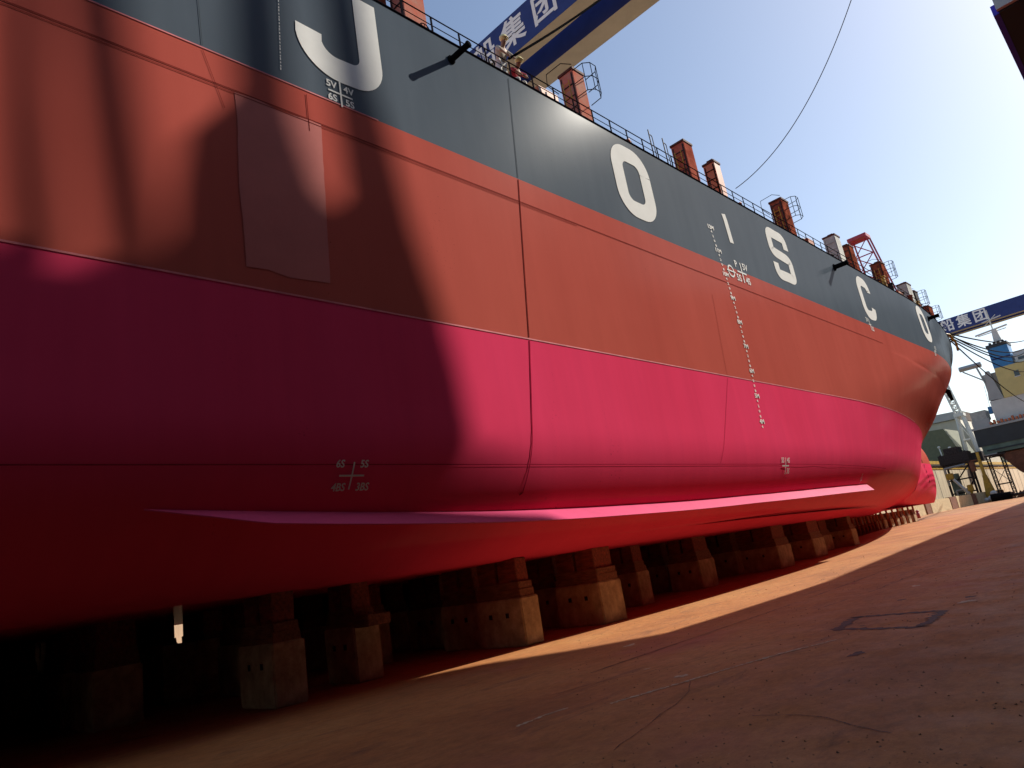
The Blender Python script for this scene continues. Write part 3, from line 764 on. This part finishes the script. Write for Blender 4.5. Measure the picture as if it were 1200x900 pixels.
# ------------------------------------------------------------------ cables and ropes
def sag(a, b, s, n=24):
    a, b = Vector(a), Vector(b)
    return [a.lerp(b, i/n)-Vector((0,0,s*4*(i/n)*(1-i/n))) for i in range(n+1)]
tag(MB().tube(sag((-11.35,14.72,16.98),(-10.55,28,29.9),.35), .042, 8).build('air_hose', M['black']), 'black hose slung from the railing beside the workers up out of the picture', 'hose')
tag(MB().tube(sag((-23.0,60,33.0),(-6.3,60,48.5),3.2,40), .035, 6).build('hanging_cable', M['rope']), 'thin slack cable hanging in the open sky above the ship', 'cable')
sx = XC+hb(76,DECK)+.15
RP = [((sx,76,17.3),(-16.9,190,35.0),1.6),((sx,76,17.1),(-18.2,190,34.0),2.4),((sx,76,16.9),(-19.9,190,30.0),1.6),((sx,76,16.7),(-20.8,190,27.5),1.4),((sx,76,16.5),(-22.9,190,20.3),1.0),((sx,76,17.2),(-18.5,188,33.2),2.9)]
RL = ['topmost mooring rope from the bow to the ship ahead','second mooring rope down from the bow','third mooring rope down from the bow','fourth mooring rope, above the lowest one','lowest and thickest looking mooring rope running down from the bow','slackest mooring rope from the bow, sagging most']
for (a, b, s_), l in zip(RP, RL):
    tag(MB().tube(sag(a, b, s_), .07, 6).build('mooring_rope', M['rope']), l, 'rope', 'mooring ropes from the bow')

# ------------------------------------------------------------------ goliath gantries
def gantry(Y, name, lab, txtx, x0=-95, x1=80, sc=1.0):
    zb, zt = 104.1, 113.2
    e = thing(name, lab, 'gantry crane', (0,Y,0))
    MB().box(x0,x1,0,.06,zb,zt).box(x0,x1,.06,3.5,zb+.35,zt).build('front_girder', M['gantry_blue'], e)
    MB().box(x0,x1,.07,3.49,zb+.0,zb+.34).build('girder_underside', M['gantry_cream'], e)
    MB().box(x0,x1,8.75,8.81,zb,zt).box(x0,x1,8.81,13.6,zb+.35,zt).build('rear_girder', M['gantry_blue'], e)
    MB().box(x0,x1,8.815,13.59,zb,zb+.34).build('girder_underside', M['gantry_cream'], e)
    for x in txtx[:1]:
        mb = MB()
        for k_, ch in enumerate('船集团'):
            v, f = text_mesh(ch, 7.2*sc, .95)
            mb.add([(x+k_*txtx[1]+a, -.04, (zb+zt)/2+b) for a, b in v], f)
        mb.build('lettering', M['sign_white'], e)
    for xx in (x0+1, x1-6):
        o = MB().prism([(-1.5,0),(1.5,0),(12.5,zb),(-1.0,zb)], xx, xx+4.5, 'X').build('leg', M['gantry_blue'], e)
        MB().box(xx-.5,xx+5,-6,7,.2,2.6).build('bogie', M['dark_steel'], o)
    return e
gantry(98.3, 'gantry_crane', 'near blue gantry crane beam with white characters crossing over the ship', (-82.2, 8.7))
gantry(498, 'gantry_crane', 'far blue gantry crane beam beyond the bow with white characters', (-86.6, 9.0), -135, 85, 1.12)

# ------------------------------------------------------------------ dock walls, quay, far end
e = thing('dock_wall', 'cream dock side wall with a yellow top band beyond the bow', 'wall', (-46,0,0))
MB().box(-1.2,0,112,330,-.5,11.6).build('face', M['wall'], e)
g = MB()
for i in range(27): g.box(0,.05,114+i*8,114.15+i*8,0,11.5)
g.build('panel_joint', M['quay'], e)
MB().box(-1.5,.35,112,330,11.603,12.1).build('ledge', M['dark_steel'], e)
MB().box(-1.5,.30,112,330,12.103,12.9).build('top_band', M['yellow'], e)
MB().box(.0,.12,112,330,10.9,11.3).build('pipe_run', M['yellow'], e)
e = thing('dock_wall', 'sunlit stretch of dock wall glimpsed between the keel blocks under the ship', 'wall', (-60,0,0))
MB().box(-1.2,0,-120,110.8,-.5,12.5).box(0,14,110.8,111.9,-.5,12.5).build('face', M['wall'], e)
MB().box(0,.12,-120,110,9.6,10.2).build('pipe_run', M['yellow'], e)
tag(MB().box(-420,-61.2,-120,112,-1,12.6).build('quay', M['quay']), kind='structure')
tag(MB().box(-420,-47.2,112.005,900,-1,12.6).build('quay', M['quay']), kind='structure')
tag(MB().box(42,420,-120,900,-1,12.6).build('quay', M['quay']), kind='structure')
e = thing('dock_wall', 'cream dock wall on the right side behind the neighbouring ship', 'wall', (41,0,0))
MB().box(0,1,-80,330,-.5,12.5).build('face', M['wall'], e)
e = thing('dock_gate', 'far end gate of the dry dock', 'gate', (0,331,0))
MB().box(-47,42,0,6,-.5,11.8).build('gate_body', M['brown_block'], e)

# low cream and brown barriers along the foot of the wall
GBR = 'barriers along the foot of the dock wall'
bl = ['far left low barrier','low barrier second from the left','low barrier third from the left','low barrier fourth from the left','low barrier fifth from the left','low barrier sixth from the left','low barrier seventh from the left','low barrier eighth from the left','farthest low barrier at right']
widths = [(128,140,0),(141,144,1),(144.3,158,0),(158.5,163,1),(163.3,176,0),(176.5,180,1),(180.5,196,0),(196.5,198.5,1),(199,210,0)]
for (a, b, c_), l in zip(widths, bl):
    t = thing('low_barrier', ('brown ' if c_ else 'cream ')+l+' along the foot of the wall', 'barrier', (-36.5,a,floorz(a)), GBR)
    MB().bevbox(-1.0,0,0,b-a,-.1,2.3,.05).build('slab', M['brown_block'] if c_ else M['cream_block'], t)
    MB().box(-.9,-.1,.2,b-a-.2,2.3,2.36).build('capping', M['cream_block'] if not c_ else M['brown_block'], t)

# access tower with machines, yellow post, lattice posts
def W3(x, y, z): return (x, y, z)
t = thing('access_tower', 'dark steel access tower with pale portal frame against the cream wall', 'scaffold', (0,190,1.4))
g = MB()
for x in (-43,-37.9):
    for y_ in (0,3): g.bar((x,y_,0),(x,y_,12.2),.34)
g.box(-43.4,-37.5,-.3,3.3,9.3,9.6).build('frame', M['dark_steel'], t)
MB().box(-43.5,-37.4,-.5,3.5,9.7,12.0).box(-42,-39,-.6,3.6,12,13.4).build('deck_house', M['dark_steel'], t)
MB().bar((-43,-.35,8.9),(-38.6,-.35,9.1),.35).bar((-42.9,-.35,9),(-42.9,-.35,5),.35).bar((-38.9,-.35,3.6),(-41.9,-.35,3.6),.3).bar((-41.9,-.35,3.6),(-41.9,-.35,.3),.3).build('pale_pipe', M['ship_grey'], t)
MB().box(-42.6,-41.0,.2,2.6,.3,7.5).build('stair_cladding', M['ship_green'], t)
g = MB()
for h in (3,6): g.bar((-43,0,h),(-37.9,0,h),.22)
g.bar((-41,0,5.9),(-38,0,9),.2).bar((-43,3,0),(-38,3,6),.2).build('brace', M['dark_steel'], t)
t = thing('boom_lift', 'white and yellow boom lift working inside the access tower', 'lift', (0,187,1.4))
MB().bevbox(-40.2,-37.6,-1.2,1.2,.5,1.7,.15).build('chassis', M['ship_white'], t)
MB().bar((-38.5,0,1.7),(-41.2,0,6.2),.45).build('boom', M['ship_white'], t)
MB().bevbox(-42.4,-41,-.6,.6,6.2,7.6,.1).build('basket', M['yellow'], t)
MB().bevbox(-39,-37.9,-.5,.5,3.0,4.4,.1).bar((-38.6,0,1.7),(-38.4,0,3.2),.4).build('turret', M['yellow'], t)
g = MB()
for x in (-39.7,-38.1):
    for y_ in (-1.1,1.1): g.tube([(x,y_-.15,.45),(x,y_+.15,.45)], .45, 12)
g.build('wheels', M['black'], t)
t = thing('yellow_mast', 'tall yellow steel mast standing between the tower and the lattice posts', 'mast', (-35.6,190,1.4))
MB().prism([(-.35,3),(.35,3),(.25,11.2),(-.25,11.2)], -.3,.3,'Y').build('shaft', M['yellow'], t)
MB().prism([(-1.1,0),(1.3,0),(.35,6),(-.35,6)], -.5,.5,'Y').build('base_cone', M['yellow'], t)
MB().box(-3,-.5,-.2,.2,9.4,9.7).box(-2.2,-1.2,-.3,.3,7.2,9.3).build('side_arm', M['brown_block'], t)
def lattice(mb, a, b, w, n, r):
    a, b = Vector(a), Vector(b); d = (b-a).normalized()
    u = d.cross(Vector((0,1,0))).normalized()*w/2; v = d.cross(u).normalized()*w/2
    cs = [u+v, u-v, -u-v, -u+v]
    for c in cs: mb.bar(a+c, b+c, r)
    for i in range(n):
        p, q = a.lerp(b, i/n), a.lerp(b, (i+1)/n)
        for k_ in range(4):
            mb.bar(p+cs[k_], q+cs[(k_+1) % 4], r*.6); mb.bar(p+cs[k_], p+cs[(k_+1) % 4], r*.6)
t = thing('lattice_portal', 'pair of thin dark lattice posts joined by crossbars in front of the wall', 'scaffold', (0,190,1.4))
for x in (-33.7,-31.0):
    g = MB(); lattice(g, (x,0,0), (x-.2,0,9.6), .6, 10, .12); g.build('lattice_post', M['dark_steel'], t)
g = MB()
for h in (3.4,9.5): g.bar((-33.7,0,h),(-31,0,h),.2)
g.bar((-33.7,0,3.5),(-31,0,7),.08).bar((-31,0,3.5),(-33.7,0,7),.08)
g.box(-34.4,-30.4,-1,1,9.7,10.0).build('crossbar', M['dark_steel'], t)
t = thing('white_bundle', 'heap of white wrapped drums beside the yellow mast', 'bundle', (-34.5,184,1.4))
for k_, (x, z, r_) in enumerate(((0,.7,.8),(1.2,.6,.7),(.6,1.7,.7),(-1.0,.5,.6))): MB().sphere((x,0,z), r_,r_,r_*.8,10,7).build('drum', M['ship_white'], t)
t = thing('steel_scrap', 'rusty tangle of steel offcuts on the floor in front of the wall', 'scrap', (-30.5,180,1.4))
rs = random.Random(4)
for k_ in range(26):
    a = Vector((rs.uniform(-3,3),rs.uniform(-2,2),rs.uniform(.1,1.2))); MB().bar(a, a+Vector((rs.uniform(-1.5,1.5),rs.uniform(-1,1),rs.uniform(-.4,1))), .25).build('offcut', M['brown_block'], t)
t = thing('black_pipe_bundle', 'black lagged pipe lying on the lit dock floor', 'pipe', (-29,168,1.3))
MB().tube([(-2.6,0,.8),(.8,0,.75)], .75, 14).build('lagging', M['black'], t)
MB().tube([(.8,0,.75),(9,0,.6)], .28, 10).build('pipe', M['dark_steel'], t)
t = thing('hydrant', 'small red hydrant post at the end of the keel row', 'hydrant', (-31.6,117,floorz(117)))
MB().tube([(0,0,0),(0,0,.9)], .22, 10).build('barrel', M['magenta'], t); MB().sphere((0,0,1.0),.26,.26,.2).build('bonnet', M['magenta'], t)

# buildings behind the wall
t = thing('workshop', 'low building with an olive green sloping roof behind the dock wall', 'building', (0,230,12.6))
MB().prism([(-75,0),(-46.9,0),(-46.9,1.5),(-75,1.5)], 0, 16, 'Y').build('wall', M['beige'], t)
MB().prism([(-76,1.5),(-46.2,1.5),(-49.0,10.5),(-58,11.2),(-76,11.2)], -.8, 17, 'Y').build('roof', M['roof_green'], t)
t = thing('warehouse', 'tall beige warehouse with pale eaves behind the white lattice tower', 'building', (0,256,12.6))
MB().prism([(-90,0),(-47.5,0),(-47.5,8.2),(-50,15.0),(-90,16.0)], 0, 30, 'Y').build('wall', M['beige'], t)
MB().prism([(-90,16.1),(-49.8,15.1),(-48.6,17.3),(-90,19.3)], -1, 31, 'Y').build('roof', M['ship_grey'], t)
t = thing('jib_crane', 'white lattice crane tower splitting into two legs beyond the bow', 'crane', (0,235,12.6))
g = MB(); lattice(g, (-45.3,0,14.2), (-46.9,0,27), 1.5, 9, .28); g.build('jib', M['ship_white'], t)
MB().box(-46.4,-43.9,-1.5,1.5,13.3,14.2).build('ring_platform', M['ship_white'], t)
g = MB()
for s_ in (-1,1): g.bar((-45.9,s_,13.3),(-46.6,s_*1.4,2.5),.55).bar((-44.4,s_,13.3),(-43.6,s_*1.4,2.5),.55)
g.bar((-46.1,0,6.5),(-44.2,0,6.5),.5).bar((-46.4,-1,13),(-44.2,-1,7),.2)
g.build('tower_leg', M['ship_white'], t)
MB().box(-47.5,-42.5,-2.5,2.5,0,2.6).build('machinery_house', M['dark_steel'], t)
for i, (x, h, m_) in enumerate(((-50.5,5.5,'ship_white'),(-48.8,3.2,'yellow'),(-48.0,4.8,'ship_white'),(-47.3,2.2,'helmet'))):
    t = thing('lamp_post', ['tallest thin white mast in front of the olive roof','short yellow post in front of the olive roof','second thin white mast in front of the olive roof','stub post at the right edge of the olive roof'][i], 'post', (x,226,12.6))
    MB().tube([(0,0,0),(-.3,0,h)], .14, 6).build('pole', M[m_], t); MB().sphere((-.3,0,h), .4,.4,.3,8,6).build('head', M[m_], t)

# red lattice jib over the far side of the deck
t = thing('deck_crane', 'red lattice crane jib rising behind the deck posts', 'crane', (0,85,0))
g = MB()
for x0, x1 in ((-21.1,-20.6),(-19.3,-17.4)):
    for y_ in (0,1.5): g.bar((x0-.3,y_,33.0),(x1-(0 if x0 < -20 else -.0),y_,17),.13)
g.build('chord', M['magenta'], t)
g = MB()
for i in range(8):
    z0 = 32.6-i*1.9; f0 = (32.6-z0)/15.6; l0 = -21.4+.5*f0; r0 = -19.6+1.9*f0
    z1 = z0-1.9; f1 = (32.6-z1)/15.6; l1 = -21.4+.5*f1; r1 = -19.6+1.9*f1
    g.bar((l0,0,z0),(r0,0,z0),.10).bar((l0,0,z0),(r1,0,z1),.08).bar((r0,0,z0),(l1,0,z1),.08)
g.build('lacing', M['magenta'], t)
MB().box(-21.6,-19.5,-.1,1.6,32.9,33.3).build('jib_head', M['magenta'], t)

# ------------------------------------------------------------------ ship ahead
t = thing('moored_ship', 'far ship ahead of the bow with a cream deckhouse and a bright blue funnel', 'ship', (0,200,0))
MB().prism([(-36.8,14.2),(-36.8,18.2),(-4,18.2),(-4,14.2)], 0, 70, 'Y').build('upper_hull', M['blackpaint'], t)
MB().prism([(-36.2,12.2),(-36.2,14.197),(-4,14.197),(-4,12.2)], .2, 70, 'Y').build('green_band', M['ship_green'], t)
MB().prism([(-33.6,11.6),(-33.6,12.197),(-36.0,12.197),(-36.0,11.9)], .1, 70, 'Y').build('rubbing_strake', M['grey_steel'], t)
MB().prism([(-33.6,12.0),(-32.5,10.2),(-30.6,7.2),(-28.4,5.0),(-24,4.0),(-10,4.0),(-6,12.0)], 1.0, 69, 'Y').build('lower_hull', M['brown_block'], t)
MB().prism([(-35.4,12.85),(-35.4,13.2),(-4,13.2),(-4,12.85)], .05, 1, 'Y').build('stripe', M['blackpaint'], t)
MB().box(-37,-4,-.3,.2,18.2,18.7).box(-36.6,-33,.2,2,18.7,20.4).build('deck_rail', M['ship_grey'], t)
g = MB(); rs = random.Random(8)
for k_ in range(12):
    x = -33+k_*.75; g.bevbox(x,x+.5,-.2,.6,18.75,19.3+rs.uniform(0,.5),.05)
g.build('deck_cargo', M['orange'], t)
MB().box(-31.8,-4,1.5,20,18.7,24.3).build('main_deckhouse', M['ship_white'], t)
MB().prism([(-31.9,24.6),(-28.8,24.3),(-30.0,31.5),(-30.8,31.5)], 1.6, 3, 'Y').box(-31.8,-28.9,3,12,24.3,31).build('grey_casing', M['ship_grey'], t)
h = MB().box(-28.7,-20,1.3,16,24.31,31.6).build('yellow_deckhouse', M['house_yellow'], t)
for (x, z) in ((-25.2,28.6),(-22.6,28.6)):
    w_ = MB().box(x,x+1.0,1.15,1.29,z,z+1.3).build('window', M['glass'], h)
    MB().box(x-.15,x+1.15,1.16,1.25,z-.2,z-.003).build('sill', M['ship_white'], w_)
fn = MB().box(-28.8,-24.7,2,7,31.61,36.7).build('funnel', M['funnel_blue'], t)
MB().box(-28.95,-24.55,1.85,7.15,36.703,37.5).build('funnel_top', M['blackpaint'], fn)
g = MB()
for x in (-28.2,-27.3,-26.4,-25.5): g.tube([(x,4,37.5),(x,4,38.3)], .3, 8)
g.build('exhaust_pipe', M['blackpaint'], fn)
MB().box(-28.85,-28.75,2.2,6.8,33.7,34.1).box(-28.7,-24.75,1.9,1.98,33.7,34.0).build('funnel_band', M['gantry_blue'], fn)
ms = MB().prism([(-27.3,38.2),(-25.6,38.2),(-26.0,41.4),(-27.0,41.4)], 4, 5.4, 'Y').bar((-26.7,4.6,41),(-26.7,4.6,46.5),.22).build('radar_mast', M['ship_white'], t)
MB().bar((-30.6,4.4,41.0),(-23.6,4.4,41.6),.3).bar((-30,4.4,40.7),(-24,4.4,40.9),.15).bar((-28.4,4.4,43.7),(-24.2,4.4,44.2),.2).bar((-28.2,4.4,42.6),(-25.2,4.4,44.8),.12).build('cross_arm', M['ship_white'], ms)
MB().bar((-35.8,2,33.6),(-31.0,2,33.6),.9).bar((-35.2,2,32.9),(-31.6,2,29.6),.22).bar((-32.2,2,33.4),(-31.4,2,28.6),.3).build('davit_arm', M['ship_grey'], t)
MB().bar((-31.9,2,28.4),(-32.2,2,22.8),.06).bevbox(-32.7,-31.9,1.7,2.3,21.4,23.2,.08).build('davit_hook', M['funnel_blue'], t)
MB().box(-24.4,-18,3,10,33.5,34.6).box(-24.2,-18,2.4,9,31.62,33.4).build('wheelhouse_wing', M['ship_white'], t)
MB().box(-23.6,-18,2.3,2.39,32.3,33.0).build('wing_windows', M['glass'], t)
MB().box(-36.4,-33.2,.5,5,20.4,22.6).build('stern_store', M['grey_steel'], t)

# ------------------------------------------------------------------ hill with scrub
vs = []; n1, n2 = 60, 14
for j in range(n2):
    for i in range(n1):
        x = -420+i*11; y = 520+j*22
        hgt = 12.4+54*math.exp(-((x+130)/150)**2)*math.sin(math.pi*min(1, j/(n2-1))*.5)+4*math.sin(i*.7+j)*(j > 0)
        vs.append((x, y, hgt))
tag(MB().add(vs, [(j*n1+i, j*n1+i+1, (j+1)*n1+i+1, (j+1)*n1+i) for j in range(n2-1) for i in range(n1-1)], True).build('hill', M['hill']), kind='structure')
rw = random.Random(21); mb = MB()
for k_ in range(900):
    i = rw.randrange(n1*n2); x, y, z = vs[i]
    c = Vector((x+rw.uniform(-6,6), y+rw.uniform(-9,9), z+rw.uniform(0,3)))
    for q in range(7):
        p = c+Vector((rw.uniform(-3,3), rw.uniform(-3,3), rw.uniform(0,4))); s_ = rw.uniform(.8,1.8)
        a = Vector((rw.uniform(-1,1),rw.uniform(-1,1),rw.uniform(-1,1)))*s_; b = Vector((rw.uniform(-1,1),rw.uniform(-1,1),rw.uniform(-1,1)))*s_
        mb.add([p-a, p+b, p+a, p-b], [(0,1,2,3)])
tag(mb.build('woodland', M['leaf']), 'scrubby green woodland covering the far hill', 'woods', kind='stuff')

# ------------------------------------------------------------------ added neighbouring ship on the right (unseen past the overhang, shaped to throw shade)
t = thing('shade_ship', 'neighbouring ship at the right edge of the picture, dark overhang with a blue rim', 'ship', (0,0,0))
prof = [(-70,0.9),(170,1.5),(195,38),(165.6,38),(112,31),(78,26),(61,23.4),(47.5,21.3),(39.3,21.1),(-70,21.1)]
MB().prism(prof, 3.0, 30, 'X').build('hull', M['blackpaint'], t)  # unseen hull, sheer shaped to cast the shadow edge on the floor
MB().box(-.32,3.0,23.75,62,15.15,15.45).build('overhang', M['blackpaint'], t)
MB().box(-.47,-.322,23.75,62,15.13,15.47).build('rim', M['bluedark'], t)
MB().box(-.36,3.0,23.6,23.74,15.2,18.5).build('end_panel', M['ship_white'], t)
OY, OZ, PX = 41.56, 34.65, 9.0
def pl(mb, pts, x0=PX, x1=PX+.16): q_ = (x0+x1)/2+11; mb.prism([(a+q_*2.078, b+q_*1.732) for a, b in pts], x0, x1, 'X')  # moves a shade outline from the hull side back along the sun
mb = MB()
pl(mb, [(-32,-14),(10.4,-14),(10.4,-3),(11.4,-.8),(13.5,2.0),(13.7,3.6),(10.35,4.4),(10.3,5.3),(10.2,6.4),(9.9,7.9),(9.7,8.6),(8.0,9.7),(7.5,9.4),(7.05,9.8),(6.7,11.1),(6.5,12.0),(5.9,12.0),(5.5,11.2),(4.7,10.2),(4.5,9.0),(4.4,8.0),(4.1,7.6),(3.85,7.4),(3.5,7.1),(-32,7.1)])
mb.build('shade_plate', M['ship_white'], t)  # unseen plate added to cast the shade on the hull side
MB().box(PX+1.003, 22, 4, 46, 21.1, 40.5).build('deckhouse', M['ship_white'], t)  # unseen bulk added behind the shade plate
for pts in ([(2.15,7.2),(2.6,7.2),(2.35,10),(2.2,13.5),(1.85,13.5),(2.0,9)], [(3.45,7.2),(4.0,7.2),(3.8,9.3),(3.5,12.3),(3.2,17),(2.6,17),(2.85,12),(3.15,9.5)],
            [(5.7,10.0),(6.6,10.2),(6.6,17),(5.8,17),(5.7,11.9)], [(8.1,8.8),(9.7,8.6),(9.45,9.6),(9.1,11.8),(8.85,13),(8.6,17),(8.0,17),(8.0,11.8)],
            [(-30,7.2),(1.2,7.2),(1.0,18),(-30,18)]):
    mb = MB(); pl(mb, pts, PX+.2, PX+.36); mb.build('shade_post', M['ship_white'], t)  # unseen posts added to break the cast shade into streaks

# ------------------------------------------------------------------ light
el, ph = math.atan(math.tan(R(60))*math.cos(R(64.3))), R(64.3)
sdir = Vector((math.cos(el)*math.cos(ph), math.cos(el)*math.sin(ph), math.sin(el)))
sl = bpy.data.lights.new('sun', 'SUN'); sl.energy = 4.3; sl.angle = R(.45); sl.color = (1,.93,.82)
so = bpy.data.objects.new('sun', sl); COL.objects.link(so); so.rotation_euler = (-sdir).to_track_quat('-Z','Y').to_euler(); so.location = (0,0,80)
w = bpy.data.worlds.new('World'); S.world = w; w.use_nodes = True
nt = w.node_tree; bg = nt.nodes['Background']; sky = nt.nodes.new('ShaderNodeTexSky')
sky.sky_type = 'NISHITA'; sky.sun_disc = False; sky.sun_elevation = el; sky.sun_rotation = R(90)-ph
sky.air_density = 1.0; sky.dust_density = 1.1; sky.ozone_density = .35; sky.altitude = 0
nt.links.new(sky.outputs[0], bg.inputs[0]); bg.inputs[1].default_value = .115
S.view_settings.view_transform = 'Standard'; S.view_settings.look = 'None'; S.view_settings.gamma = 1; S.view_settings.exposure = .50
S.view_settings.use_curve_mapping = False

# ------------------------------------------------------------------ camera
cd = bpy.data.cameras.new('camera'); co = bpy.data.objects.new('camera', cd); COL.objects.link(co)
cd.sensor_width = 36; cd.lens = 831.27/1200*36; cd.clip_start = .1; cd.clip_end = 5000
right = Vector((.6997259,.69688533,-.15727205)); upv = Vector((.29507457,-.08143187,.95199782)); fwd = Vector((-.65062636,.71254451,.26261312))
mx = Matrix((right, upv, -fwd)).transposed().to_4x4(); mx.translation = (0,0,1.65)
co.matrix_world = mx
S.camera = co
S.cycles.max_bounces = 8
